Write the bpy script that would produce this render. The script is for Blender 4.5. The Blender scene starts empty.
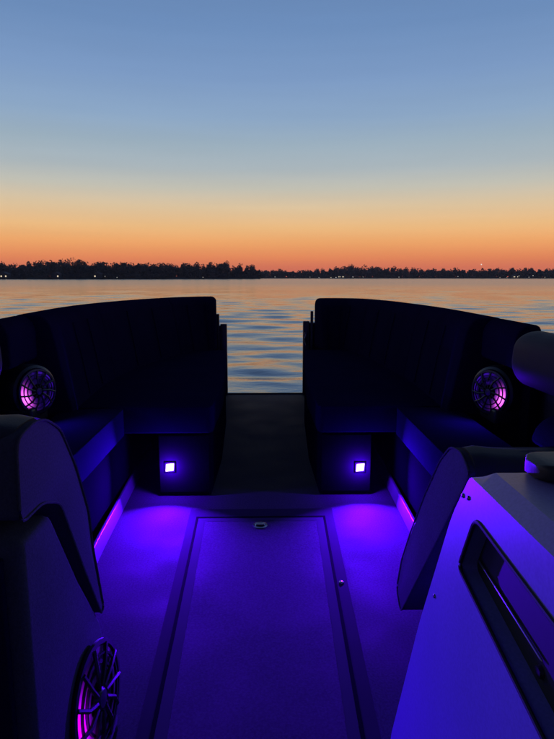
import bpy, bmesh, math, random
from mathutils import Vector, Matrix
random.seed(7)
R = math.radians
scene = bpy.context.scene
col = scene.collection

# ------------------------------------------------------------------ camera
F, PITCH, YAW, EYE = 565.0, R(9.25), R(1.22), 1.0       # focal length in photo pixels (554 x 739)
cam_data = bpy.data.cameras.new('camera')
cam = bpy.data.objects.new('camera', cam_data); col.objects.link(cam)
cam.location = (0, 0, EYE)
cam.rotation_euler = (R(90) - PITCH, 0, -YAW)
cam_data.sensor_fit = 'VERTICAL'
cam_data.angle = 2 * math.atan(369.5 / F)
cam_data.clip_start = 0.02; cam_data.clip_end = 20000
scene.camera = cam

# ------------------------------------------------------------------ dusk sky
def lin(c):
    c = c / 255.0
    return c / 12.92 if c <= 0.04045 else ((c + 0.055) / 1.055) ** 2.4
def rgb(r, g, b): return (lin(r), lin(g), lin(b), 1)

world = bpy.data.worlds.new('World'); scene.world = world; world.use_nodes = True
nt = world.node_tree; nt.nodes.clear()
wo = nt.nodes.new('ShaderNodeOutputWorld'); bg = nt.nodes.new('ShaderNodeBackground')
tc = nt.nodes.new('ShaderNodeTexCoord'); nz = nt.nodes.new('ShaderNodeVectorMath'); nz.operation = 'NORMALIZE'
sx = nt.nodes.new('ShaderNodeSeparateXYZ'); asn = nt.nodes.new('ShaderNodeMath'); asn.operation = 'ARCSINE'
mr = nt.nodes.new('ShaderNodeMapRange'); mr.inputs[1].default_value = 0; mr.inputs[2].default_value = R(90)
ramp = nt.nodes.new('ShaderNodeValToRGB')
SKY = [(0, (208, 106, 92)), (1.1, (224, 121, 88)), (1.9, (236, 139, 90)), (3.4, (243, 169, 106)), (4.8, (240, 189, 130)), (6.7, (224, 198, 160)),
       (8.5, (196, 194, 181)), (10.3, (172, 184, 190)), (12.4, (157, 177, 192)), (14.7, (141, 168, 199)), (18, (125, 155, 197)), (22, (109, 142, 188)),
       (38, (74, 102, 150)), (60, (38, 56, 98)), (90, (24, 37, 70))]
el = ramp.color_ramp.elements
while len(el) < len(SKY): el.new(0.5)
for e, (a, c) in zip(el, SKY): e.position = a / 90.0; e.color = rgb(*c)
ramp.color_ramp.interpolation = 'LINEAR'
# away from the sunset the dusk sky is duller: the earth's shadow rises behind the boat
ramp2 = nt.nodes.new('ShaderNodeValToRGB')
DUSK = [(0, (48, 52, 80)), (8, (66, 62, 96)), (18, (60, 70, 112)), (40, (46, 64, 108)), (60, (36, 52, 94)), (90, (24, 37, 70))]
el2 = ramp2.color_ramp.elements
while len(el2) < len(DUSK): el2.new(0.5)
for e, (a, c) in zip(el2, DUSK): e.position = a / 90.0; e.color = rgb(*c)
azm = nt.nodes.new('ShaderNodeMapRange'); azm.interpolation_type = 'SMOOTHSTEP'
azm.inputs[1].default_value = -0.75; azm.inputs[2].default_value = 0.62
mix = nt.nodes.new('ShaderNodeMixRGB')
L = nt.links.new
L(tc.outputs['Generated'], nz.inputs[0]); L(nz.outputs[0], sx.inputs[0]); L(sx.outputs[2], asn.inputs[0]); L(asn.outputs[0], mr.inputs[0])
L(mr.outputs[0], ramp.inputs[0]); L(mr.outputs[0], ramp2.inputs[0]); L(sx.outputs[1], azm.inputs[0])
L(azm.outputs[0], mix.inputs[0]); L(ramp2.outputs[0], mix.inputs[1]); L(ramp.outputs[0], mix.inputs[2])
# faint streaks of high thin cloud, stretched along the horizon
cm = nt.nodes.new('ShaderNodeMapping'); cm.inputs['Scale'].default_value = (2.2, 2.2, 34); cn = nt.nodes.new('ShaderNodeTexNoise')
cn.inputs['Scale'].default_value = 1.3; cn.inputs['Detail'].default_value = 5
cr = nt.nodes.new('ShaderNodeMapRange'); cr.inputs[1].default_value = 0.35; cr.inputs[2].default_value = 0.7; cr.inputs[3].default_value = 0.98; cr.inputs[4].default_value = 1.014
mul = nt.nodes.new('ShaderNodeVectorMath'); mul.operation = 'SCALE'
L(nz.outputs[0], cm.inputs[0]); L(cm.outputs[0], cn.inputs['Vector']); L(cn.outputs['Fac'], cr.inputs[0]); L(mix.outputs[0], mul.inputs[0]); L(cr.outputs[0], mul.inputs['Scale'])
L(mul.outputs[0], bg.inputs[0]); L(bg.outputs[0], wo.inputs[0])
bg.inputs[1].default_value = 1.0

scene.view_settings.view_transform = 'Standard'; scene.view_settings.look = 'None'
scene.view_settings.exposure = 0; scene.view_settings.gamma = 1; scene.view_settings.use_curve_mapping = False
scene.cycles.use_denoising = True
scene.cycles.max_bounces = 8
scene.cycles.sample_clamp_indirect = 4

# ------------------------------------------------------------------ photo pixel -> point on a known plane
def ray(px, py):
    u = (px - 277) / F; v = (369.5 - py) / F
    d = Vector((u, math.cos(PITCH) + v * math.sin(PITCH), -math.sin(PITCH) + v * math.cos(PITCH)))
    c, s = math.cos(YAW), math.sin(YAW)
    return Vector((d.x * c + d.y * s, -d.x * s + d.y * c, d.z))
O = Vector((0, 0, EYE))
def ax(px, py, x): d = ray(px, py); return O + d * (x / d.x)
def ay(px, py, y): d = ray(px, py); return O + d * (y / d.y)
def az(px, py, z): d = ray(px, py); return O + d * ((z - EYE) / d.z)

# ------------------------------------------------------------------ materials
def mat(name, color, rough=0.5, metal=0.0, coat=0.0, bump=None, var=0.0, varscale=6.0, spec=0.5, rvar=0.0, grain=0.0, gscale=220.0):
    m = bpy.data.materials.new(name); m.use_nodes = True
    n = m.node_tree; b = n.nodes['Principled BSDF']
    b.inputs['Base Color'].default_value = (*color, 1); b.inputs['Roughness'].default_value = rough
    b.inputs['Metallic'].default_value = metal; b.inputs['Coat Weight'].default_value = coat
    b.inputs['Specular IOR Level'].default_value = spec
    t = n.nodes.new('ShaderNodeTexCoord')
    if var or rvar:
        no = n.nodes.new('ShaderNodeTexNoise'); no.inputs['Scale'].default_value = varscale; no.inputs['Detail'].default_value = 6
        n.links.new(t.outputs['Object'], no.inputs['Vector'])
        if var:
            mx = n.nodes.new('ShaderNodeMixRGB')
            mx.inputs[1].default_value = (*[c * (1 - var) for c in color], 1); mx.inputs[2].default_value = (*[min(1, c * (1 + var)) for c in color], 1)
            n.links.new(no.outputs['Fac'], mx.inputs[0]); n.links.new(mx.outputs[0], b.inputs['Base Color'])
        if rvar:
            r2 = n.nodes.new('ShaderNodeMapRange'); r2.inputs[1].default_value = 0.3; r2.inputs[2].default_value = 0.7
            r2.inputs[3].default_value = rough - rvar; r2.inputs[4].default_value = rough + rvar
            n.links.new(no.outputs['Fac'], r2.inputs[0]); n.links.new(r2.outputs[0], b.inputs['Roughness'])
    if grain:
        gn = n.nodes.new('ShaderNodeTexNoise'); gn.inputs['Scale'].default_value = gscale; gn.inputs['Detail'].default_value = 2
        gr = n.nodes.new('ShaderNodeMapRange'); gr.inputs[1].default_value = .3; gr.inputs[2].default_value = .7; gr.inputs[3].default_value = 1 - grain; gr.inputs[4].default_value = 1 + grain
        gm = n.nodes.new('ShaderNodeVectorMath'); gm.operation = 'SCALE'
        n.links.new(t.outputs['Object'], gn.inputs['Vector']); n.links.new(gn.outputs['Fac'], gr.inputs[0]); n.links.new(gr.outputs[0], gm.inputs['Scale'])
        src = b.inputs['Base Color']
        if src.is_linked: n.links.new(src.links[0].from_socket, gm.inputs[0])
        else: gm.inputs[0].default_value = color
        n.links.new(gm.outputs[0], src)
    if bump:
        kind, sc, st, dist = bump
        if kind == 'leather':
            tx = n.nodes.new('ShaderNodeTexVoronoi'); tx.inputs['Scale'].default_value = sc; out = tx.outputs['Distance']
        elif kind == 'weave':
            tx = n.nodes.new('ShaderNodeTexBrick'); tx.inputs['Scale'].default_value = sc; tx.inputs['Mortar Size'].default_value = 0.12
            out = tx.outputs['Fac']
        else:
            tx = n.nodes.new('ShaderNodeTexNoise'); tx.inputs['Scale'].default_value = sc; tx.inputs['Detail'].default_value = 4; out = tx.outputs['Fac']
        n.links.new(t.outputs['Object'], tx.inputs['Vector'])
        bp = n.nodes.new('ShaderNodeBump'); bp.inputs['Strength'].default_value = st; bp.inputs['Distance'].default_value = dist
        n.links.new(out, bp.inputs['Height']); n.links.new(bp.outputs[0], b.inputs['Normal'])
    return m
def emis(name, color, strength):
    m = bpy.data.materials.new(name); m.use_nodes = True; b = m.node_tree.nodes['Principled BSDF']
    b.inputs['Base Color'].default_value = (0.02, 0.02, 0.02, 1)
    b.inputs['Emission Color'].default_value = (*color, 1); b.inputs['Emission Strength'].default_value = strength
    return m
M = dict(
    vinyl=mat('violet_veil_vinyl', (0.011, 0.008, 0.032), 0.85, bump=('leather', 420, 0.25, 0.002), var=0.25, rvar=0.08, spec=0.0),  # dark vinyl with the violet veil of the LEDs tinted into its colour
    vinyl2=mat('graphite_vinyl', (0.034, 0.031, 0.042), 0.7, bump=('leather', 420, 0.25, 0.0007), var=0.2, rvar=0.08, spec=0.15),
    base=mat('moulded_base', (0.0045, 0.004, 0.008), 0.9, bump=('noise', 60, 0.1, 0.002), var=0.15, spec=0.0),
    plate=mat('halo_plastic', (0.012, 0.012, 0.015), 0.85, var=0.2, spec=0.0),
    pocket=mat('pocket_plastic', (0.012, 0.012, 0.022), 0.7, bump=('noise', 60, 0.1, 0.002), var=0.15),
    panel=mat('side_vinyl_panel', (0.075, 0.068, 0.088), 0.8, bump=('leather', 380, 0.3, 0.0010), var=0.18, rvar=0.08, spec=0.0, grain=0.14, gscale=300),
    trim=mat('glossy_trim', (0.12, 0.10, 0.13), 0.42, coat=0.0, var=0.15),
    deck=mat('woven_deck_vinyl', (0.05, 0.048, 0.055), 0.85, bump=('weave', 90, 0.6, 0.002), var=0.38, varscale=4.5, rvar=0.1, spec=0.12, grain=0.3, gscale=170),
    lid=mat('hatch_lid_vinyl', (0.043, 0.042, 0.048), 0.85, bump=('weave', 90, 0.6, 0.002), var=0.38, varscale=4.5, rvar=0.1, spec=0.12, grain=0.3, gscale=170),
    frame=mat('hatch_frame', (0.027, 0.027, 0.031), 0.9, var=0.2, spec=0.05),
    binding=mat('lid_edge_vinyl', (0.047, 0.046, 0.053), 0.9, var=0.15, spec=0.05),
    groove=mat('groove_black', (0.004, 0.004, 0.005), 0.95, var=0.2, spec=0.02),
    dark=mat('black_plastic', (0.012, 0.012, 0.014), 0.4, bump=('noise', 200, 0.08, 0.001)),
    gel=mat('violet_lit_gelcoat', (0.21, 0.18, 0.44), 0.42, spec=0.25, grain=0.09, gscale=260, var=0.03, varscale=9, rvar=0.03, bump=('noise', 90, 0.02, 0.001)),  # white gelcoat with the blue-violet light tinted into its colour
    alu=mat('aluminium', (0.42, 0.42, 0.44), 0.35, metal=1.0, var=0.1),
    fence=mat('painted_fence', (0.035, 0.03, 0.04), 0.35, coat=0.2, var=0.1),
    canvas=mat('shading_bimini_canvas', (0.03, 0.03, 0.04), 0.8, bump=('weave', 200, 0.2, 0.002), var=0.15),
    steel=mat('steel', (0.5, 0.5, 0.5), 0.25, metal=1.0),
    foam=mat('black_padding', (0.02, 0.02, 0.022), 0.55, bump=('noise', 150, 0.15, 0.002)),
    ground=mat('shore_earth', (0.035, 0.032, 0.025), 0.9, var=0.3),
    bark=mat('bark', (0.05, 0.04, 0.03), 0.9, var=0.3),
    leaf=mat('foliage', (0.10, 0.095, 0.085), 0.8, var=0.4, varscale=0.4),
    house=mat('shore_house_wall', (0.07, 0.065, 0.065), 0.8, var=0.15),
    roof=mat('shore_house_roof', (0.08, 0.07, 0.07), 0.8, var=0.2),
    led=emis('led_lens', (1.0, 0.72, 1.0), 2.6),
    pink=emis('led_pink', (0.95, 0.12, 1.0), 2.2),
    violet=emis('led_violet', (0.20, 0.02, 1.0), 1.1),
    magenta=emis('led_magenta', (0.48, 0.0, 1.0), 1.5),
    lamp=emis('warm_lamp', (1.0, 0.82, 0.55), 0.9),
    lampw=emis('white_lamp', (1.0, 0.95, 0.85), 1.0),
)

_m = emis('led_ring', (0, 0, 0), 1.0); _a = _m.node_tree.nodes.new('ShaderNodeAttribute'); _a.attribute_name = 'glow'
_m.node_tree.links.new(_a.outputs['Color'], _m.node_tree.nodes['Principled BSDF'].inputs['Emission Color']); M['ledring'] = _m

# ------------------------------------------------------------------ builders
def tag(o, label=None, cat=None, group=None, kind=None):
    if label: o['label'] = label
    if cat: o['category'] = cat
    if group: o['group'] = group
    if kind: o['kind'] = kind
    return o
def thing(name, loc, label, cat, group=None):
    o = bpy.data.objects.new(name, None); col.objects.link(o); o.location = loc; o.empty_display_size = 0.1
    return tag(o, label, cat, group)
def wpos(o):
    p = Vector((0, 0, 0))
    while o is not None: p += Vector(o.location); o = o.parent
    return p
def obj(name, verts, faces, m, parent=None, smooth=True, bevel=0.0, sub=0, angle=40):
    """world-space vertices -> one mesh object under parent (parents are never rotated)"""
    off = wpos(parent) if parent else Vector((0, 0, 0))
    me = bpy.data.meshes.new(name)
    me.from_pydata([Vector(v) - off for v in verts], [], faces)
    bm = bmesh.new(); bm.from_mesh(me); bmesh.ops.recalc_face_normals(bm, faces=bm.faces); bm.to_mesh(me); bm.free()
    me.materials.append(m)
    o = bpy.data.objects.new(name, me); col.objects.link(o)
    if parent: o.parent = parent
    if bevel:
        b = o.modifiers.new('bevel', 'BEVEL'); b.width = bevel; b.segments = 3; b.limit_method = 'ANGLE'; b.angle_limit = R(30)
    if sub:
        s = o.modifiers.new('sub', 'SUBSURF'); s.levels = s.render_levels = sub
    if smooth:
        for p in me.polygons: p.use_smooth = True
        if not sub and hasattr(me, 'set_sharp_from_angle') and not bevel: me.set_sharp_from_angle(angle=R(angle))
    return o
def round_poly(pts, r, n=5):
    out = []
    N = len(pts)
    for i in range(N):
        rr = r[i] if isinstance(r, (list, tuple)) else r
        p = Vector(pts[i]); a = Vector(pts[i - 1]); b = Vector(pts[(i + 1) % N])
        if rr <= 0: out.append(p); continue
        da = (a - p); db = (b - p); k = min(rr, da.length * .49, db.length * .49)
        s = p + da.normalized() * k; e = p + db.normalized() * k
        for j in range(n + 1):
            t = j / n; out.append(s * (1 - t) ** 2 + p * 2 * t * (1 - t) + e * t * t)
    return out
def prism(name, prof, axis, a, b, m, parent, bevel=0.01, **k):
    """prof: 2-D outline; axis 'x': (y,z) extruded in x; 'z': (x,y) extruded in z; 'y': (x,z) extruded in y"""
    mk = {'x': lambda p, t: (t, p[0], p[1]), 'z': lambda p, t: (p[0], p[1], t), 'y': lambda p, t: (p[0], t, p[1])}[axis]
    n = len(prof); v = [mk(p, a) for p in prof] + [mk(p, b) for p in prof]
    f = [tuple(range(n)), tuple(range(2 * n - 1, n - 1, -1))] + [(i, (i + 1) % n, n + (i + 1) % n, n + i) for i in range(n)]
    return obj(name, v, f, m, parent, bevel=bevel, **k)
def box(name, lo, hi, m, parent, bevel=0.004):
    return prism(name, [(lo[0], lo[1]), (hi[0], lo[1]), (hi[0], hi[1]), (lo[0], hi[1])], 'z', lo[2], hi[2], m, parent, bevel=bevel)
def rings(name, rs, m, parent, caps=True, closed=True, **k):
    n = len(rs[0]); v = [p for r in rs for p in r]; f = []
    for i in range(len(rs) - 1):
        for j in range(n if closed else n - 1):
            f.append((i * n + j, i * n + (j + 1) % n, (i + 1) * n + (j + 1) % n, (i + 1) * n + j))
    if caps: f += [tuple(range(n)), tuple((len(rs) - 1) * n + j for j in range(n - 1, -1, -1))]
    return obj(name, v, f, m, parent, **k)
def tube(name, pts, r, m, parent, n=10):
    rs = []; P = [Vector(p) for p in pts]; up = Vector((0, 0, 1))
    for i, p in enumerate(P):
        d = (P[min(i + 1, len(P) - 1)] - P[max(i - 1, 0)]).normalized()
        s = d.cross(up); s = s.normalized() if s.length > 1e-3 else Vector((1, 0, 0)); w = s.cross(d)
        rs.append([p + (s * math.cos(2 * math.pi * j / n) + w * math.sin(2 * math.pi * j / n)) * (r if not isinstance(r, list) else r[i]) for j in range(n)])
    return rings(name, rs, m, parent)
def catmull(P, step):
    P = [Vector(p) for p in P]; Q = [P[0] * 2 - P[1]] + P + [P[-1] * 2 - P[-2]]; out = []
    for i in range(1, len(Q) - 2):
        n = max(2, int((Q[i + 1] - Q[i]).length / step))
        for j in range(n):
            t = j / n; a, b, c, d = Q[i - 1], Q[i], Q[i + 1], Q[i + 2]
            out.append(0.5 * ((2 * b) + (c - a) * t + (2 * a - 5 * b + 4 * c - d) * t * t + (3 * b - a - 3 * c + d) * t ** 3))
    out.append(P[-1]); return out
def sweep(name, path, prof, side, m, parent, endr=0.03):
    """cushion: prof (u inward, z relative to the path's z) swept along a plan path, ends rounded off"""
    P = [Vector(p) for p in path]; s = [0]
    for i in range(1, len(P)): s.append(s[-1] + (P[i] - P[i - 1]).length)
    T = s[-1]
    cu = sum(p[0] for p in prof) / len(prof); cz = sum(p[1] for p in prof) / len(prof)
    hw = max(0.02, (max(p[0] for p in prof) - min(p[0] for p in prof)) / 2); hh = (max(p[1] for p in prof) - min(p[1] for p in prof)) / 2
    def at(t):
        for i in range(len(P) - 1):
            if t <= s[i + 1] or i == len(P) - 2:
                k = (t - s[i]) / (s[i + 1] - s[i]); p = P[i].lerp(P[i + 1], k)
                a = P[max(i - 1, 0)]; b = P[min(i + 2, len(P) - 1)]; d = (b - a); d.z = 0; d.normalize(); return p, d
    ts = [endr * (1 - math.cos(math.pi / 2 * q / 5)) for q in range(6)]
    mid = max(2, int((T - 2 * endr) / 0.06))
    tt = ts + [endr + (T - 2 * endr) * q / mid for q in range(1, mid)] + [T - t for t in reversed(ts)]
    rs = []
    for t in tt:
        e = min(t, T - t); ins = 0 if e >= endr else endr - math.sqrt(max(0, endr ** 2 - (endr - e) ** 2))
        p, d = at(t); nrm = Vector((-d.y, d.x, 0)) * side
        ku = max(0.05, 1 - ins / hw); kz = max(0.05, 1 - ins / hh)
        puff = 0.0
        rs.append([p + nrm * (cu + (u - cu) * ku + puff) + Vector((0, 0, cz + (z - cz) * kz)) for u, z in prof])
    return rings(name, rs, m, parent, angle=70)
def ring_arc(c, n, r0, r1, a0, a1, depth, steps, name, m, parent):
    """flat annular segment of given depth round centre c with normal n"""
    n = Vector(n).normalized(); s = n.cross(Vector((0, 0, 1))).normalized(); w = s.cross(n)
    v = []; f = []
    for i in range(steps + 1):
        a = a0 + (a1 - a0) * i / steps; e = s * math.cos(a) + w * math.sin(a)
        v += [c + e * r0, c + e * r1, c + e * r1 + n * depth, c + e * r0 + n * depth]
    full = abs(a1 - a0) > 6.28
    for i in range(steps):
        for j in range(4): f.append((i * 4 + j, i * 4 + (j + 1) % 4, i * 4 + 4 + (j + 1) % 4, i * 4 + 4 + j))
    if not full: f += [(0, 1, 2, 3), tuple(steps * 4 + j for j in (3, 2, 1, 0))]
    return obj(name, v, f, m, parent, smooth=False)
def lathe(name, c, n, prof, m, parent, steps=36):
    n = Vector(n).normalized(); s = n.cross(Vector((0, 0, 1)))
    s = s.normalized() if s.length > 1e-3 else Vector((1, 0, 0)); w = s.cross(n)
    rs = [[c + n * h + (s * math.cos(2 * math.pi * j / steps) + w * math.sin(2 * math.pi * j / steps)) * max(r, 1e-4) for j in range(steps)] for r, h in prof]
    return rings(name, rs, m, parent, angle=35)
def area(name, loc, direction, size, power, color, parent, spread=180):
    l = bpy.data.lights.new(name, 'AREA'); l.shape = 'DISK'; l.size = size; l.energy = power; l.color = color; l.spread = R(spread)
    o = bpy.data.objects.new(name, l); col.objects.link(o)
    o.parent = parent; o.location = Vector(loc) - wpos(parent)
    o.rotation_euler = Vector(direction).to_track_quat('-Z', 'Y').to_euler()
    return o
LEDC = (0.075, 0.001, 1.0)

# ================================================================== lake
WATER = -0.55
def build_water():
    rad = [0.8, 2, 3.5]; r = 5.0
    while r < 260: rad.append(r); r *= 1.0062
    while r < 9000: rad.append(r); r *= 1.12
    ang = []
    a = -math.pi
    while a < math.pi - 1e-6:
        ang.append(a); a += R(0.16) if abs(a) < R(38) else R(3.0)
    waves = []
    for i in range(46):
        lam = 0.32 * (2.9 / 0.32) ** (i / 45) * random.uniform(.9, 1.1)
        th = random.gauss(0.12, 0.30) if lam > .8 else random.gauss(0.05, 0.55)
        k = 2 * math.pi / lam; slope = 0.0145 * (1.2 if lam > 0.8 else 0.55)
        waves.append((k * math.sin(th), k * math.cos(th), slope / k, random.uniform(0, 6.28), lam))
    import numpy as np
    A, Rr = np.meshgrid(np.array(ang), np.array(rad)); X = Rr * np.sin(A); Y = Rr * np.cos(A); Z = np.zeros_like(X)
    sp = Rr * 0.0062
    # gusts: broad patches of livelier and calmer water
    gust = 0.95 + 0.45 * np.sin(X * .045 + 1.3 * np.sin(Y * .021)) * np.sin(Y * .06 + 1.1 * np.sin(X * .03) + 1.0)
    front = np.clip((R(40) - np.abs(A)) / R(4), 0, 1)
    for kx, ky, am, ph, lam in waves:
        fade = np.clip((lam / sp - 3.0) / 4.0, 0, 1)
        Z += am * fade * np.sin(kx * X + ky * Y + ph + 0.6 * np.sin(X * .31 + Y * .17 + ph))
    Z *= gust * front
    nA, nR = len(ang), len(rad)
    V = np.stack([X, Y, Z + WATER], -1).reshape(-1, 3)
    idx = np.arange(nA * nR).reshape(nR, nA); nx = np.roll(idx, -1, 1)
    Q = np.stack([idx[:-1], nx[:-1], nx[1:], idx[1:]], -1).reshape(-1, 4)
    me = bpy.data.meshes.new('lake_water')
    me.vertices.add(len(V)); me.vertices.foreach_set('co', V.astype('f').ravel())
    me.loops.add(Q.size); me.loops.foreach_set('vertex_index', Q[:, ::-1].astype('i').ravel())
    me.polygons.add(len(Q)); me.polygons.foreach_set('loop_start', np.arange(0, Q.size, 4, dtype='i'))
    me.polygons.foreach_set('use_smooth', np.ones(len(Q), dtype=bool)); me.update(); me.validate()
    m = bpy.data.materials.new('lake_water'); m.use_nodes = True; n = m.node_tree; b = n.nodes['Principled BSDF']
    b.inputs['Base Color'].default_value = (0.012, 0.016, 0.022, 1); b.inputs['IOR'].default_value = 3.2
    b.inputs['Roughness'].default_value = 0.06
    g = n.nodes.new('ShaderNodeNewGeometry'); mp = n.nodes.new('ShaderNodeMapping'); mp.inputs['Scale'].default_value = (0.45, 1.0, 1)
    n1 = n.nodes.new('ShaderNodeTexNoise'); n1.inputs['Scale'].default_value = 1.1; n1.inputs['Detail'].default_value = 7; n1.inputs['Roughness'].default_value = 0.6
    bp = n.nodes.new('ShaderNodeBump'); bp.inputs['Strength'].default_value = 0.4; bp.inputs['Distance'].default_value = 0.08
    n.links.new(g.outputs['Position'], mp.inputs['Vector']); n.links.new(mp.outputs[0], n1.inputs['Vector'])
    # ripples too small to mesh at a distance become roughness there
    ln = n.nodes.new('ShaderNodeVectorMath'); ln.operation = 'LENGTH'; rm = n.nodes.new('ShaderNodeMapRange'); rm.interpolation_type = 'SMOOTHSTEP'
    rm.inputs[1].default_value = 8; rm.inputs[2].default_value = 160; rm.inputs[3].default_value = 0.09; rm.inputs[4].default_value = 0.20
    n.links.new(g.outputs['Position'], ln.inputs[0]); n.links.new(ln.outputs['Value'], rm.inputs[0]); n.links.new(rm.outputs[0], b.inputs['Roughness'])
    n.links.new(n1.outputs['Fac'], bp.inputs['Height']); n.links.new(bp.outputs[0], b.inputs['Normal'])
    me.materials.append(m)
    o = bpy.data.objects.new('lake_water', me); col.objects.link(o); tag(o, 'rippled lake water reflecting the sunset around the boat', None, None, 'structure')
build_water()

# ================================================================== far shore
def shore_pt(px, dist):
    d = ray(px, 278); return Vector((d.x / d.y * dist, dist, 0))
def land(name, pts, depth, label):
    v = []; f = []
    for i, p in enumerate(pts):
        v += [(p.x, p.y - 2, WATER - 1.0), (p.x, p.y + 1, WATER + 0.9), (p.x * 1.002, p.y + depth * .4, WATER + 2.2), (p.x * 1.01, p.y + depth, WATER + 2.5), (p.x * 1.01, p.y + depth + 5, WATER - 1)]
    for i in range(len(pts) - 1):
        for j in range(4): f.append((i * 5 + j, i * 5 + j + 1, i * 5 + 6 + j, i * 5 + 5 + j))
    return tag(obj(name, v, f, M['ground'], None), label, None, None, 'structure')
near_pts = [shore_pt(px, 520 + max(0, px - 150) * .9 + 6 * math.sin(px * .13)) for px in range(-140, 268, 8)]
far_pts = [shore_pt(px, 980 + 14 * math.sin(px * .11) - max(0, px - 420) * .5) for px in range(225, 700, 10)]
land('near_shore', near_pts, 60, 'low dark wooded shore on the far side of the lake')
land('distant_shore', far_pts, 90, 'more distant low shore across the lake')

def crown_cards(V, Fc, c, rx, rz, n, size):
    """leaf clumps through a crown's volume, uneven"""
    lobes = [(Vector((random.uniform(-.5, .5) * rx, random.uniform(-.5, .5) * rx, random.uniform(-.45, .55) * rz)), random.uniform(.4, .72)) for _ in range(6)]
    for _ in range(n):
        lc, k = random.choice(lobes)
        while True:
            d = Vector((random.uniform(-1, 1), random.uniform(-1, 1), random.uniform(-1, 1)))
            if .2 < d.length < 1: break
        p = c + lc + Vector((d.x * rx * k, d.y * rx * k, d.z * rz * k))
        s = size * random.uniform(.6, 1.4)
        a = Vector((random.gauss(0, 1), random.gauss(0, 1), random.gauss(0, 1))).normalized(); b = a.cross(Vector((random.gauss(0, 1), random.gauss(0, 1), random.gauss(0, 1)))).normalized()
        i = len(V); V += [p + a * s, p + b * s * .8, p - a * s * .9, p - b * s]; Fc.append((i, i + 1, i + 2, i + 3))
def trunk_mesh(V, Fc, base, h, r, n=5):
    i = len(V)
    for k, (z, q) in enumerate(((-.3, 1.2), (h * .5, .8), (h, .35))):
        for j in range(n):
            V.append(base + Vector((math.cos(6.283 * j / n) * r * q, math.sin(6.283 * j / n) * r * q, z)))
    for k in range(2):
        for j in range(n): Fc.append((i + k * n + j, i + k * n + (j + 1) % n, i + k * n + n + (j + 1) % n, i + k * n + n + j))
def interp(tab, x):
    for (a, b), (c, d) in zip(tab, tab[1:]):
        if x <= c: return b + (d - b) * max(0, (x - a)) / (c - a)
    return tab[-1][1]
# canopy height above the shoreline in photo pixels along the skyline
HT_NEAR = [(-140, 11), (0, 11.5), (30, 13), (48, 14.5), (70, 14), (90, 14), (110, 12.5), (125, 13.5), (150, 12.5), (175, 12.5), (195, 11.5), (222, 12.5), (232, 10.5), (246, 10.5), (258, 8), (264, 3)]
HT_FAR = [(220, 5), (262, 6), (270, 7), (300, 6.5), (318, 6.5), (330, 8), (345, 10), (372, 9.8), (395, 9), (415, 7.5), (440, 8), (455, 8.2), (468, 6), (485, 7.5), (505, 8), (530, 7.5), (554, 8.5), (700, 9)]
def wood(name, label, pts_fn, px0, px1, step, table, rows, n, size):
    V = []; Fc = []
    px = px0
    while px < px1:
        for row in range(rows):
            d = pts_fn(px) ; q = px + random.uniform(-step, step)
            dist = d + 6 + row * 13 + random.uniform(-4, 4); p = shore_pt(q, dist)
            h = interp(table, q) * 1.12 / F * dist * random.choice((.62, .72, .8, .86, .94, 1.04)) * (1 + .10 * math.sin(q * .33) * math.sin(q * .127 + 1) + .07 * math.sin(q * .9)) * (1.0 if row else .8)
            b = Vector((p.x, p.y, WATER + 1.0)); rx = max(2.2, h * random.uniform(.26, .4)); rz = h * .5
            trunk_mesh(V, Fc, b, h * .6, .25 + h * .012)
            crown_cards(V, Fc, Vector((p.x, p.y, WATER + 1 + h * .54)), rx, rz, n, size)
            if row == 0:                                          # understorey along the bank
                crown_cards(V, Fc, Vector((p.x + random.uniform(-3, 3), p.y - 3, WATER + 1 + h * .18)), rx * 1.1, h * .22, n // 2, size)
        px += step
    return tag(obj(name, V, Fc, M['leaf'], None, smooth=False), label, None, None, 'stuff')
near_d = lambda px: 520 + max(0, px - 150) * .9
far_d = lambda px: 980 - max(0, px - 420) * .5
wood('near_wood', 'dark mass of trees along the nearer far shore', near_d, -130, 262, 3.4, HT_NEAR, 4, 330, 0.65)
wood('distant_wood', 'thin dark band of trees along the distant shore', far_d, 228, 690, 2.6, HT_FAR, 4, 190, 0.95)
def lone_tree(px, dist, h_px, label, wide=.34):
    p = shore_pt(px, dist); h = h_px / F * dist
    t = thing('shore_tree', (p.x, p.y, WATER + 1.0), label, 'tree', 'trees standing above the far wood')
    V = []; Fc = []; trunk_mesh(V, Fc, Vector((p.x, p.y, WATER + 1)), h * .7, .3 + h * .012, 7); obj('trunk', V, Fc, M['bark'], t)
    V = []; Fc = []
    for k in range(4):
        a = random.uniform(0, 6.28); rr = h * wide * .55
        crown_cards(V, Fc, Vector((p.x + math.cos(a) * rr, p.y + math.sin(a) * rr, WATER + 1 + h * random.uniform(.55, .8))), h * wide * .7, h * .2, 220, 0.42)
    crown_cards(V, Fc, Vector((p.x, p.y, WATER + 1 + h * .88)), h * wide * .55, h * .12, 120, .45)
    obj('crown', V, Fc, M['leaf'], t, smooth=False)
lone_tree(80, 532, 18.5, 'tallest round-topped tree on the nearer wooded shore', .30)
lone_tree(54, 534, 16.2, 'broad tree a little lower than the tallest one beside it')
lone_tree(124, 530, 15.2, 'small peaked tree poking out of the nearer shore wood', .24)
lone_tree(139, 534, 14.8, 'slim tree just past the small peaked tree on the nearer wood', .22)
lone_tree(222, 592, 14.2, 'round tree on the headland end of the nearer wood')
lone_tree(344, 968, 11.6, 'highest tree on the distant shore above the lit house', .5)
lone_tree(482, 940, 9.6, 'narrow tree under the bright evening planet', .3)
lone_tree(512, 922, 10.0, 'tree over the cluster of dock lights on the distant shore', .4)

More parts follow.
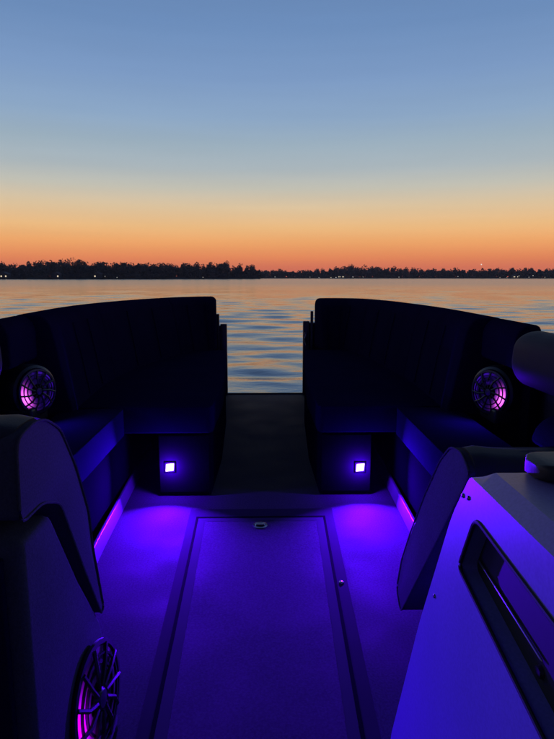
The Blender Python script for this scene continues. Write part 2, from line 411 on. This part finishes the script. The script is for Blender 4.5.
def house(px, dist, w, label, lit):
    p = shore_pt(px, dist); b = WATER + 0.9; y = p.y
    t = thing('shore_house', (p.x, y, b), label, 'house', 'houses on the far shore')
    box('wall', (p.x - w / 2, y - 3, b), (p.x + w / 2, y + 4, b + 3.4), M['house'], t, bevel=0)
    prism('roof', [(p.x - w / 2 - .5, b + 3.4), (p.x + w / 2 + .5, b + 3.4), (p.x, b + 5.6)], 'y', y - 3.5, y + 4.5, M['roof'], t, bevel=0)
    for dx in lit:
        box('window', (p.x + dx - .55, y - 3.06, b + 1.1), (p.x + dx + .55, y - 3.0, b + 2.4), M['lamp'], t, bevel=0)
    box('door', (p.x - .5, y - 3.05, b), (p.x + .5, y - 3.0, b + 2.1), M['roof'], t, bevel=0)
house(341, 962, 11, 'wide lit house by the water under the highest distant trees', (-4, -2, 2.2, 4))
house(5, 514, 7, 'small house with a lit window at the end of the nearer shore', (-2, 2))
house(57, 514, 6, 'small dim house below the broad tree on the nearer shore', (1.8,))
house(515, 916, 9, 'house among the dock lights on the distant shore', (-3, -1.6, 3))
house(98, 514, 6, 'low house with one lit window by the shoreline lamps', (-1.8,))
def shore_lamp(px, dist, h, label, m='lampw', r=.55):
    p = shore_pt(px, dist)
    t = thing('dock_lamp', (p.x, p.y, WATER + .5), label, 'lamp', 'small lamps along the far shore')
    tube('post', [(p.x, p.y, WATER - .3), (p.x, p.y, WATER + h)], .1, M['dark'], t, 6)
    lathe('globe', Vector((p.x, p.y, WATER + h)), (0, 0, 1), [(0, -r), (r * .7, -r * .7), (r, 0), (r * .7, r * .7), (0, r)], M[m], t, 8)
LAMPS = [(105, 512, 2.6, 'lampw', .42, 'dock lamp beside the low house with one lit window'), (117, 512, 1.6, 'lampw', .38, 'low dock lamp under the small peaked tree'),
    (203, 560, 1.7, 'lampw', .42, 'lone dock lamp beneath the headland end of the nearer wood'), (275, 966, 2.5, 'lampw', .6, 'dock lamp just past the tip of the headland'),
    (310, 966, 2.2, 'lampw', .5, 'dim dock lamp between the headland and the wide lit house'), (319, 966, 1.4, 'lampw', .6, 'low white lamp before the lamps of the wide lit house'),
    (331, 960, 1.5, 'lamp', .7, 'warm lamp on the headland side of the wide lit house'), (336, 958, 1.6, 'lampw', .7, 'white lamp right in front of the wide lit house'),
    (353, 960, 2.4, 'lampw', .75, 'brightest white lamp just past the wide lit house'), (363, 960, 2.4, 'lamp', .5, 'small warm lamp second past the wide lit house'),
    (399, 958, 2.2, 'lampw', .5, 'faint lamp alone on the dark distant shore'), (458, 940, 3.0, 'lampw', .6, 'lone lamp on the distant shore near the bright planet'),
    (500, 925, 1.6, 'lamp', .5, 'small warm lamp at the near end of the dock light cluster'), (507, 925, 1.5, 'lamp', .5, 'small warm lamp beside the house among the dock lights'),
    (519, 912, 4.0, 'lampw', .6, 'tall white lamp beside the house among the dock lights'), (529, 915, 2.0, 'lampw', .55, 'low white lamp between the tall ones in the dock cluster'),
    (533, 915, 4.5, 'lampw', .7, 'tallest white lamp in the dock light cluster'), (545, 912, 1.8, 'lamp', .5, 'small warm lamp at the far end of the dock light cluster')]
for px, d, h, m, r, lab in LAMPS: shore_lamp(px, d, h, lab, m, r * (.62 if d < 600 else .8))
star = thing('evening_planet', tuple(O + ray(481.5, 264.5) * 6000), 'bright evening planet low in the orange sky', 'planet')
lathe('disc', wpos(star), (0, 1, 0), [(0, -6), (4.5, -4.5), (6.5, 0), (4.5, 4.5), (0, 6)], M['lampw'], star, 10)

# ================================================================== boat deck
DECK_EDGE = 4.84
outline = []
half = [(0.62, DECK_EDGE), (0.85, 4.78), (1.05, 4.55), (1.17, 4.2), (1.24, 3.6), (1.26, 2.8), (1.26, -2.6)]
outline = [(x, y) for x, y in half] + [(-x, y) for x, y in reversed(half)]
deck = prism('boat_deck', outline, 'z', -0.10, 0.0, M['deck'], None, bevel=0.006)
tag(deck, 'boat deck floor covered in woven vinyl under violet light', None, None, 'structure')
for s in (-1, 1):
    tube('pontoon', [(s * .8, -2.6, -.42), (s * .8, 3.9, -.42), (s * .8, 4.35, -.38), (s * .8, 4.6, -.3)], [.3, .3, .2, .04], M['alu'], deck, 20)

# floor hatch
hx = lambda t, a, b: a + (b - a) * t
hatch = thing('floor_hatch', (-.02, 1.5, 0), 'long rectangular locker hatch set into the deck floor', 'hatch')
def quad_strip(name, o_, i_, z0, z1, m):
    v = [(x, y, z) for z in (z0, z1) for x, y in o_ + i_]; f = []
    for j in range(4):
        k = (j + 1) % 4
        f += [(j, k, 4 + k, 4 + j), (8 + j, 8 + k, 12 + k, 12 + j), (j, k, 8 + k, 8 + j), (4 + j, 4 + k, 12 + k, 12 + j)]
    return obj(name, v, f, m, hatch, bevel=0)
outer = [(-.326, 2.34), (.290, 2.34), (.232, .45), (-.268, .45)]
inner = [(-.292, 2.262), (.252, 2.262), (.200, .50), (-.240, .50)]
lidq = [(-.282, 2.245), (.242, 2.245), (.190, .515), (-.230, .515)]
quad_strip('frame', outer, inner, 0.0005, 0.0022, M['frame'])
quad_strip('groove_shade', inner, lidq, 0.0006, 0.0028, M['groove'])  # proud black strip paints the shaded groove round the lid
lid = prism('lid', lidq, 'z', 0.0008, 0.0022, M['lid'], hatch, bevel=0)
inset = [(-.252, 2.215), (.212, 2.215), (.163, .55), (-.203, .55)]
def strip2(o_, i_, z0, z1, m, par):
    v = [(x, y, z) for z in (z0, z1) for x, y in o_ + i_]; f = []
    for j in range(4):
        k = (j + 1) % 4; f += [(j, k, 4 + k, 4 + j), (8 + j, 8 + k, 12 + k, 12 + j), (j, k, 8 + k, 8 + j), (4 + j, 4 + k, 12 + k, 12 + j)]
    return obj('edge_binding', v, f, m, par, bevel=0)
strip2([(-.2815, 2.2445), (.2415, 2.2445), (.1895, .5155), (-.2295, .5155)], inset, 0.0023, 0.0027, M['binding'], lid)
lp = Vector((-.022, 2.17, 0.0024))
latch = lathe('latch', lp, (0, 0, 1), [(0.0, 0), (.030, 0), (.030, .003), (.024, .005), (.018, .002), (0, .002)], M['steel'], hatch, 24)
box('pull_tab', (lp.x - .017, lp.y - .006, lp.z + .0022), (lp.x + .017, lp.y + .006, lp.z + .0065), M['dark'], latch, .001)
sn = az(341.5, 583, 0.0)
snap = thing('deck_snap', (sn.x, sn.y, 0), 'tiny metal snap stud on the floor beside the hatch', 'snap stud')
lathe('stud', Vector((sn.x, sn.y, 0.0005)), (0, 0, 1), [(0, 0), (.009, 0), (.008, .004), (.004, .006), (0, .0062)], M['steel'], snap, 14)

# ================================================================== speakers and courtesy lights
def led_ring(c, n, r, mid, hot, tint, parent):
    """light ring under the grille: an annulus whose glow is strongest next to its diode"""
    s = n.cross(Vector((0, 0, 1))).normalized(); w = s.cross(n); K = 72
    radii = [.34, .46, .52, .60, .72, .84, .93]; V = []; C = []
    for i in range(K):
        a = 2 * math.pi * i / K; d = (math.degrees(a) - mid + 180) % 360 - 180
        for q in radii:
            V.append(c + (s * math.cos(a) + w * math.sin(a)) * r * q + n * .003)
            g = math.exp(-(d / 30) ** 2) * math.exp(-((q - .74) / .19) ** 2)
            back = max(0, math.cos(R(d + 180))) ** .6 * (math.exp(-((q - .88) / .07) ** 2) + .5 * math.exp(-((q - .46) / .05) ** 2) * max(0, math.sin(R(d * 2.3))))
            near = .22 * math.exp(-(d / 75) ** 2)
            dash = 1.0 if math.sin(a * 11 + .5) > -.3 else .08
            C.append([hot[k] * g + tint[k] * (back * .55 * dash + near * .6) for k in range(3)] + [1])
    m = len(radii)
    f = [(i * m + j, i * m + j + 1, ((i + 1) % K) * m + j + 1, ((i + 1) % K) * m + j) for i in range(K) for j in range(m - 1)]
    o = obj('led_ring', V, f, M['ledring'], parent)
    at = o.data.color_attributes.new('glow', 'FLOAT_COLOR', 'POINT')
    for i, q in enumerate(C): at.data[i].color = q
    return o
def speaker(parent, c, n, r, bright, power, pod=True, flip=1):
    """round speaker: basket, cone, lit segments behind a spoked black grille"""
    c = Vector(c); n = Vector(n).normalized()
    sp = lathe('speaker', c, n, [(0, -.045), (r * .55, -.045), (r * .9, -.012), (r, -.004), (r * 1.06, 0), (r * 1.06, .006), (r * .97, .007), (r * .95, .003), (r * .90, -.006), (r * .5, -.04), (0, -.04)], M['dark'], parent)
    lathe('cone', c, n, [(0, -.012), (r * .2, -.014), (r * .30, -.030), (r * .60, -.016), (r * .60, -.024), (0, -.036)], M['base'], sp, 28)
    # lit segments (angle 0 = across, towards screen right seen from the front)
    mid, hot, tint = bright
    led_ring(c, n, r, mid, hot, tint, sp)
    s = n.cross(Vector((0, 0, 1))).normalized(); w = s.cross(n)
    for k in range(11):
        a = 2 * math.pi * k / 11 + .2; a2 = a + .28
        e = s * math.cos(a) + w * math.sin(a); e2 = s * math.cos(a2) + w * math.sin(a2)
        tube('spoke', [c + e * r * .22 + n * .010, c + (e + e2) * .5 * r * .62 + n * .012, c + e2 * r * .98 + n * .006], r * .045, M['dark'], sp, 6)
    for q0, q1 in ((.585, .635), (.785, .825)):
        ring_arc(c + n * .005, n, r * q0, r * q1, 0, 2 * math.pi, .005, 36, 'grille_ring', M['dark'], sp)
    lathe('grille_cap', c, n, [(0, .016), (r * .16, .014), (r * .24, .006), (r * .24, .002), (0, .002)], M['dark'], sp, 24)
    area('speaker_glow', c + n * .02, n, r * 1.2, power, LEDC, sp)
    return sp
def courtesy(parent, c):
    c = Vector(c)
    h = box('courtesy_light', (c.x - .025, c.y - .006, c.z - .025), (c.x + .025, c.y + .004, c.z + .025), M['dark'], parent, .004)
    v = [(c.x - .020, c.y - .0075, c.z - .020), (c.x + .017, c.y - .0075, c.z - .016), (c.x + .020, c.y - .0075, c.z + .020), (c.x - .017, c.y - .0075, c.z + .016)]
    v += [(x, y + .005, z) for x, y, z in v]
    obj('lens', v, [(0, 1, 2, 3), (7, 6, 5, 4), (0, 1, 5, 4), (1, 2, 6, 5), (2, 3, 7, 6), (3, 0, 4, 7)], M['led'], h, bevel=.003)
    area('courtesy_glow', c + Vector((0, -.012, 0)), (0, -1, .02), .035, 34.0, LEDC, h, 118)
    # added point light puts the halo round the lens onto the riser
    l = bpy.data.lights.new('courtesy_halo', 'POINT'); l.energy = 6.0; l.color = LEDC; l.shadow_soft_size = .012
    o = bpy.data.objects.new('courtesy_halo', l); col.objects.link(o); o.parent = h; o.location = c + Vector((0, -.034, 0)) - wpos(h)
    return h

# ================================================================== bow couches
BACK = {-1: [(-.405, 4.75), (-.53, 4.74), (-.72, 4.58), (-.88, 4.28), (-1.04, 3.72), (-1.105, 3.15), (-1.08, 2.56), (-1.04, 2.08), (-1.03, 1.6), (-1.03, .9)],
        1: [(.405, 4.75), (.56, 4.78), (.80, 4.68), (.93, 4.3), (1.00, 3.8), (1.045, 3.15), (1.03, 2.45), (1.02, 2.0), (1.03, 1.5), (1.03, 1.1)]}
TOPZ = {-1: .849, 1: .834}
def couch(s, label):
    t = thing('bow_couch', (s * .75, 2.8, 0), label, 'couch', 'curved couches either side of the bow gate')
    path = catmull([(x, y, 0) for x, y in BACK[s]], 0.05)
    top = TOPZ[s]
    def seg(y0, y1): return [p for p in path if (y0 >= p.y >= y1)]
    # backrest cushions: bow, corner, side
    prof = round_poly([(0, .40 - 0), (0, top), (.13, top - .006), (.165, top - .05), (.24, .40)], [.02, .05, .05, .06, .03], 5)
    cor = [i for i, p in enumerate(path) if p.y > 4.30]
    k1 = cor[-1]; k2 = [i for i, p in enumerate(path) if p.y > 3.25][-1]; k3 = [i for i, p in enumerate(path) if p.y > 2.36][-1]
    side = 1 if s < 0 else -1
    for a, b in ((0, k1), (k1, k2), (k2, k3)):
        pth = path[a:b + 1]
        cu = sweep('backrest_cushion', pth, prof, side, M['vinyl'], t, endr=.045 if a == 0 else .012)
        for frac in (.33, .66):                                    # stitched pleats
            i = a + int((b - a) * frac)
            d = (path[i + 1] - path[i - 1]).normalized(); nn = Vector((-d.y, d.x, 0)) * side; p = path[i]
            tube('pleat_seam', [p + nn * .172 + Vector((0, 0, top - .06)), p + nn * .205 + Vector((0, 0, .62)), p + nn * .236 + Vector((0, 0, .44))], .003, M['vinyl'], cu, 6)
    pod_gap = [p for p in path if 2.03 < p.y <= path[k3].y + .001]
    sweep('backrest_cushion', pod_gap, round_poly([(0, .66), (0, top - .004), (.07, top - .008), (.10, top - .05), (.10, .66)], [.02, .04, .04, .04, .02], 4), side, M['vinyl'], t, endr=.01)
    sweep('back_panel', pod_gap, [(0, .302), (0, .655), (.03, .655), (.03, .302)], side, M['base'], t, endr=.004)
    # thicker, lower bolster carrying the backrest aft of the speaker pod
    pb = [p for p in path if p.y < 2.04]
    q = .11 if s < 0 else .15
    bol = round_poly([(-.01, .62), (-.01, .80), (q * .5, .822), (q * .95, .785), (q, .68), (q * .7, .62)], [.03, .04, .05, .05, .05, .03], 5)
    bp_ = [p for p in pb if p.y > 1.02]
    sweep('side_bolster', bp_, bol, side, M['vinyl2'], t, endr=.05)
    # base under the cushions, outline in plan
    inx = .665 if s < 0 else .625
    yA = 1.20 if s < 0 else 1.62
    out = [Vector((p.x * .985, p.y - .02, 0)) for p in path if p.y > yA][::4]
    plan = [(s * .24, 3.0), (s * .27, 3.8), (s * .335, 4.70)] + [(p.x, p.y) for p in out if abs(p.x) > .5] + [(out[-1].x, yA), (s * inx, yA), (s * inx, 3.2), (s * .49, 3.2), (s * .49, 2.5), (s * .25, 2.5)]
    prism('base', plan, 'z', 0.001, .30, M['base'], t, bevel=.012)
    # seat cushions: fore cushion and side cushion
    of = [(p.x - s * .17, p.y - .05) for p in path[2:] if p.y > 2.52][::3]
    fore = [(s * .23, 3.0), (s * .26, 3.8), (s * .322, 4.52)] + [q for q in of if abs(q[0]) > .40 and q[1] < 4.52] + [(of[-1][0], 2.49), (s * .24, 2.49)]
    prism('seat_cushion', round_poly(fore, .03, 3), 'z', .302, .425, M['vinyl'], t, bevel=.03)
    os_ = [(p.x - s * .17, p.y) for p in path if yA + .02 < p.y < 2.47][::4]
    sidep = [(s * (inx - .035), 2.475)] + os_ + [(os_[-1][0], yA), (s * (inx - .035), yA)]
    prism('seat_cushion', round_poly(sidep, .02, 3), 'z', .302, .425, M['vinyl'], t, bevel=.03)
    # glossy skirting along the foot of the side base, following the floor line traced in the photograph
    fl = [(-.652, 3.19), (-.637, 2.78), (-.617, 2.33), (-.603, 2.0), (-.594, 1.86), (-.585, 1.66)] if s < 0 else [(.60, 3.19), (.594, 3.0), (.585, 2.6), (.570, 2.1), (.565, 1.9), (.56, 1.68)]
    rs = [[(x, y, .001), (x + s * .014, y, .052), (x + s * .026, y, .052), (x + s * .026, y, .001)] for x, y in fl]
    rings('skirting', rs, M['trim'], t, bevel=.003)
    box('halo_plate', (min(s * .258, s * .486), 2.4955, .02), (max(s * .258, s * .486), 2.4995, .29), M['plate'], t, .002)  # added plate, lighter than the base so the LED halo shows on it
    # courtesy light on the aft-facing riser
    px = 170 if s < 0 else 360
    courtesy(t, ay(px, 467, 2.494))
    # speaker pod, facing inboard
    c = ay(37, 391, 2.2) if s < 0 else ay(490, 392, 2.2)
    n = Vector((-s * .88, -.47, .03)).normalized()
    r = .083
    pod = lathe('speaker_pod', c - n * .004, n, [(0, -.11), (r * 1.25, -.11), (r * 1.28, -.03), (r * 1.22, -.006), (r * 1.1, 0), (r * 1.02, -.002), (r * 1.0, -.05), (0, -.05)], M['dark'], t)
    box('pod_plinth', (min(c.x - s * .0, c.x + s * .14), c.y - .06, .426), (max(c.x - s * .0, c.x + s * .14), c.y + .10, c.z - .06), M['dark'], t, .012)
    segs = (-18 if s < 0 else 198, (3.2, .42, 3.3), (.10, .01, .9))      # lit most strongly on the outboard side
    speaker(t, c, n, r, segs, 1.3)
    # reclining chaise backrest at the aft end of the couch
    if s < 0:
        X = -.33
        prof = [ax(*q, X) for q in [(45, 419), (60, 429), (75, 465), (88, 510), (92, 545), (103, 606)]]
        prof = [(p.y, p.z) for p in prof]
        prof = [(.728, .80 - .012), (.79, .797)] + prof + [(1.045, .335), (.955, .485), (.865, .645), (.80, .672), (.722, .672)]
        x0, x1 = X, -1.02
    else:
        X = .385
        prof = [ax(*q, X) for q in [(471, 474), (462, 452), (451, 446.5), (440, 461), (425, 495), (411, 532), (402, 560), (397, 588), (401, 612)]]
        prof = [(p.y, p.z) for p in prof]
        x0, x1 = X, 1.00
    bb = prism('chaise_backrest', round_poly(prof, .02, 3), 'x', x0, x1, M['panel'], t, bevel=.014)
    pp = round_poly(prof, .02, 3); tube('piping', [(x0 - s * .001, p[0], p[1]) for p in pp] + [(x0 - s * .001, pp[0][0], pp[0][1])], .0022, M['panel'], bb, 6)
    # darker upholstered roll over the top of the backrest
    zt = max(p[1] for p in prof)
    if s < 0:
        roll = [(.722, .70), (.722, .785), (.75, .803), (.82, .803), (.87, .785), (.90, .745), (.90, .70)]
    else:
        y1 = prof[0][0]; y2 = prof[2][0]
        roll = [(y1 - .01, zt - .09), (y1 - .012, zt - .03), (y1 + .02, zt + .006), (y2 - .03, zt + .008), (y2 + .02, zt - .02), (y2 + .03, zt - .07)]
    roll = round_poly(roll, .02, 3)
    rs = []
    N = 26
    for i in range(N + 1):
        u = i / N; x = x0 + s * .012 + (x1 - x0 - s * .03) * u
        dz = -.010 * math.sin(math.pi * min(1, u * 2.2)) if s > 0 else -.006 * math.sin(math.pi * u)
        e = min(1, u * 30, (1 - u) * 12); sc = .86 + .14 * math.sqrt(e)
        cy = sum(p[0] for p in roll) / len(roll); cz = sum(p[1] for p in roll) / len(roll)
        rs.append([(x, cy + (p[0] - cy) * sc, cz + (p[1] - cz) * sc + dz) for p in roll])
    rings('top_roll', rs, M['vinyl2'], bb)
    if s > 0:
        c = ay(560, 432, 1.12)
        prism('corner_bolster', round_poly([(c.x - .035, zt - .02), (c.x - .02, c.z + .005), (c.x + .04, c.z + .035), (c.x + .30, c.z + .06), (c.x + .30, zt - .02)], [.02, .03, .05, .03, .02], 4), 'y', c.y - .07, c.y + .06, M['vinyl'], t, bevel=.025)
    return t
couch(-1, 'dark curved bow couch whose chaise end adjoins the speaker cabinet')
couch(1, 'dark curved bow couch whose chaise end adjoins the pale helm console')

# ================================================================== bow fence and gate posts
def fence(s, label, ztop, xin):
    t = thing('bow_fence', (s * .36, 4.80, 0), label, 'fence', 'fence panels either side of the bow gate opening')
    y0 = 4.765
    prism('gate_post', [(s * xin, y0), (s * (xin + .055), y0), (s * (xin + .055), y0 + .045), (s * xin, y0 + .045)], 'z', 0.001, ztop, M['fence'], t, bevel=.006)
    pth = catmull([(s * (xin + .056), y0 + .022, 0)] + [(s * (abs(x) + .035), y + (.045 if y > 4.4 else .0), 0) for x, y in BACK[s][1:]], .06)
    rs = []
    for i, p in enumerate(pth):
        d = (pth[min(i + 1, len(pth) - 1)] - pth[max(i - 1, 0)]).normalized(); nn = Vector((-d.y, d.x, 0)) * .008
        rs.append([p + nn + Vector((0, 0, .03)), p - nn + Vector((0, 0, .03)), p - nn + Vector((0, 0, ztop - .04)), p + nn + Vector((0, 0, ztop - .04))])
    rings('panel', rs, M['fence'], t)
    tube('top_rail', [p + Vector((0, 0, ztop - .028)) for p in pth], .015, M['fence'], t, 8)
    prism('inner_post', [(s * (xin + .062), y0 - .01), (s * (xin + .085), y0 - .01), (s * (xin + .085), y0 + .02), (s * (xin + .062), y0 + .02)], 'z', .001, ztop + .085, M['fence'], t, bevel=.004)
    if s > 0:
        lz = ztop - .14
        l = box('gate_latch', (xin + .012, y0 - .018, lz - .05), (xin + .038, y0 - .001, lz + .05), M['fence'], t, .006)
        tube('latch_lever', [(xin + .02, y0 - .02, lz + .03), (xin + .012, y0 - .03, lz), (xin + .022, y0 - .022, lz - .06)], .004, M['alu'], l, 6)
fence(-1, 'black boat fence with plain square gate post on the port side', .613, .322)
fence(1, 'black boat fence whose gate post carries a small latch lever', .636, .322)
# threshold across the gate opening at the edge of the deck
th = prism('gate_threshold', [(-.62, 4.80), (.62, 4.80), (.62, 4.835), (-.62, 4.835)], 'z', 0.0005, .008, M['frame'], None, bevel=.002)
tag(th, 'flat metal threshold strip along the front edge of the deck', 'threshold')

# ================================================================== port speaker cabinet
cab = thing('speaker_cabinet', (-.65, .9, 0), 'dark side cabinet with a large glowing round speaker low on its face', 'cabinet')
cp = [(.735, 0.001), (.735, .640), (.842, .636), (.945, .470), (1.055, .318), (1.125, .12), (1.15, .001)]
prism('body', cp, 'x', -.335, -1.0, M['panel'], cab, bevel=.012)
box('aft_panel', (-.98, .722, .02), (-.36, .734, .62), M['vinyl'], cab, .004)
sc_ = ax(93, 697, -.327)
segs = (2, (1.7, .0, 3.6), (.10, .005, .8))
speaker(cab, sc_ + Vector((.008, -.004, 0)), (1, -.10, .08), .098, segs, 0.6)

# ================================================================== helm console
con = thing('helm_console', (.6, .5, 0), 'white moulded helm console, violet light in its colour, with slanted front and recessed side pocket', 'console')
X = .26; TZ = .768
fr = [ax(482, 470, X), ax(470, 477, X), ax(452, 515, X), ax(420, 620, X), ax(391, 735, X)]
prof = [(p.y, p.z) for p in fr]; prof[0] = (prof[0][0], TZ)
prof = prof + [(prof[-1][0] + .01, .001), (-.12, .001), (-.12, TZ)]
# side face with a real pocket: shell built from an outline with a hole
rec_px = [(476, 518), (459, 567)]
ra = ax(476, 518, X); rb = ax(459, 567, X); rc = ax(544, 739, X); rd = ax(554, 622, X)
rec = [(ra.y, ra.z), (rb.y, rb.z), (rb.y - (rb.y - rc.y) * 2.0, rb.z + (rc.z - rb.z) * 2.0), (ra.y - (ra.y - rd.y) * 2.25, ra.z + (rd.z - ra.z) * 2.25)]
def console_body():
    bev = .017
    bm = bmesh.new()
    outer = round_poly(prof, [0, .012, .03, .05, .02, 0, 0, 0], 4)
    hole = round_poly(rec, .018, 5)
    def loop(pts, x): return [bm.verts.new((x, p[0], p[1])) for p in pts]
    # side face outline stays below the chamfer along the top edge
    sideo = [Vector((p[0], min(p[1], TZ - bev))) for p in outer]
    a = loop(sideo, X); h0 = loop(hole, X); h1 = loop([Vector(p) for p in hole], X + .024)
    topo = loop([Vector((p[0], p[1])) for p in outer], X + bev)
    far = loop([Vector((p[0], p[1])) for p in outer], 1.02)
    n = len(a)
    ed = []
    for L_ in (a, h0):
        for i in range(len(L_)): ed.append(bm.edges.new((L_[i], L_[(i + 1) % len(L_)])))
    bmesh.ops.triangle_fill(bm, edges=ed, use_beauty=True)
    for P_, Q_ in ((a, topo), (topo, far)):
        for i in range(n):
            try: bm.faces.new((P_[i], P_[(i + 1) % n], Q_[(i + 1) % n], Q_[i]))
            except ValueError: pass
    bm.faces.new(far)
    for i in range(len(h0)): bm.faces.new((h0[i], h0[(i + 1) % len(h0)], h1[(i + 1) % len(h0)], h1[i]))
    v = [x.co.copy() for x in bm.verts]; bm.verts.index_update(); f = [tuple(q.index for q in fc.verts) for fc in bm.faces]; bm.free()
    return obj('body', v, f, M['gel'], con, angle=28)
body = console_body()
hb = round_poly(rec, .018, 5)
pk = prism('pocket_panel', hb, 'x', X + .0225, X + .05, M['pocket'], con, bevel=0)
tube('pocket_lip', [(X - .0005, p[0], p[1]) for p in hb] + [(X - .0005, hb[0][0], hb[0][1])], .0028, M['pocket'], pk, 8)
b0 = ax(480, 562, X + .020); b1 = ax(541, 659, X + .020)
tube('pocket_rail', [b0 + (b0 - b1) * .02, b0, b1, b1 + (b1 - b0) * .02], [.0006, .0016, .0016, .0006], M['alu'], pk, 8)
e = ax(541, 672, X + .022)
lathe('rail_slot', Vector((X + .022, e.y, e.z)), (-1, 0, 0), [(0, 0), (.007, 0), (.006, .004), (0, .005)], M['dark'], pk, 14)  # dark disc stands in for the slot at the rail's end
for q in ((434.5, 596), (463, 495.5), (468.5, 498)):  # first is a screw cap, the rest stand in for LED glints
    p = ax(*q, X - .0005)
    lathe('screw_and_glint', p, (-1, 0, 0), [(0, 0), (.0035, 0), (.003, .0015), (.001, .0022), (0, .0022)], M['steel'], body, 12)
# padded black case resting on the console top
cs = thing('black_case', (.45, .635, TZ), 'black rounded padded case lying on top of the pale console', 'case')
def case():
    rs = []
    prof = round_poly([(.602, TZ + .001), (.602, TZ + .021), (.668, TZ + .021), (.668, TZ + .001)], .009, 5)
    cy, cz = .635, TZ + .0135
    x0, x1 = .314, .56
    for i in range(41):
        u = i / 40; x = x0 + (x1 - x0) * u; e = min(x - x0, x1 - x); r = .022
        k = 1 if e >= r else .45 + .55 * math.sqrt(max(0, 1 - ((r - e) / r) ** 2))
        rs.append([(x, cy + (p[0] - cy) * k, TZ + .001 + (p[1] - TZ - .001) * (.6 + .4 * k)) for p in prof])
    o = rings('shell', rs, M['foam'], cs)
    rr = [(.330, .601, TZ + .011), (.44, .6005, TZ + .011), (.55, .601, TZ + .011)]
    tube('zip', rr, .0015, M['vinyl2'], o, 6)
case()

# ================================================================== unseen bimini top, added overhead to shade the cockpit
bim = thing('shading_bimini', (0, .2, 0), 'unseen canvas bimini top added to shade the cockpit', 'canopy')
rs = []
for i in range(13):
    y = -2.2 + 4.2 * i / 12; sag = .03 * math.sin(math.pi * ((i % 4) / 4.0))
    ring = []
    for j in range(15):
        u = j / 14 * 2 - 1; ring.append((u * 1.22, y, 2.12 - .16 * u * u - sag * (1 - abs(u))))
    ring += [(x, yy, z + .004) for x, yy, z in reversed(ring)]
    rs.append(ring)
rings('canvas', rs, M['canvas'], bim)
for k, yb in enumerate((-2.19, -.8, .6, 1.99)):
    pts = [(u / 7 * 1.215, yb, 2.10 - .16 * (u / 7) ** 2) for u in range(-7, 8)]
    pts = [(-1.225, -.25 + .05 * k, .02)] + pts + [(1.225, -.25 + .05 * k, .02)]
    tube('bow_tube', pts, .0125, M['alu'], bim, 8)

# ================================================================== evening haze over the lake
hm = bpy.data.materials.new('evening_haze'); hm.use_nodes = True; hn = hm.node_tree; hn.nodes.clear()
ho = hn.nodes.new('ShaderNodeOutputMaterial'); hv = hn.nodes.new('ShaderNodeVolumePrincipled')
hv.inputs['Color'].default_value = (0.9, 0.88, 0.92, 1); hv.inputs['Density'].default_value = 0.00012; hv.inputs['Anisotropy'].default_value = 0.3
hn.links.new(hv.outputs[0], ho.inputs['Volume'])
hz = box('haze', (-1100, -40, -3.0), (1100, 1250, 32), hm, None, bevel=0)
tag(hz, 'thin evening haze hanging over the lake', None, None, 'stuff')
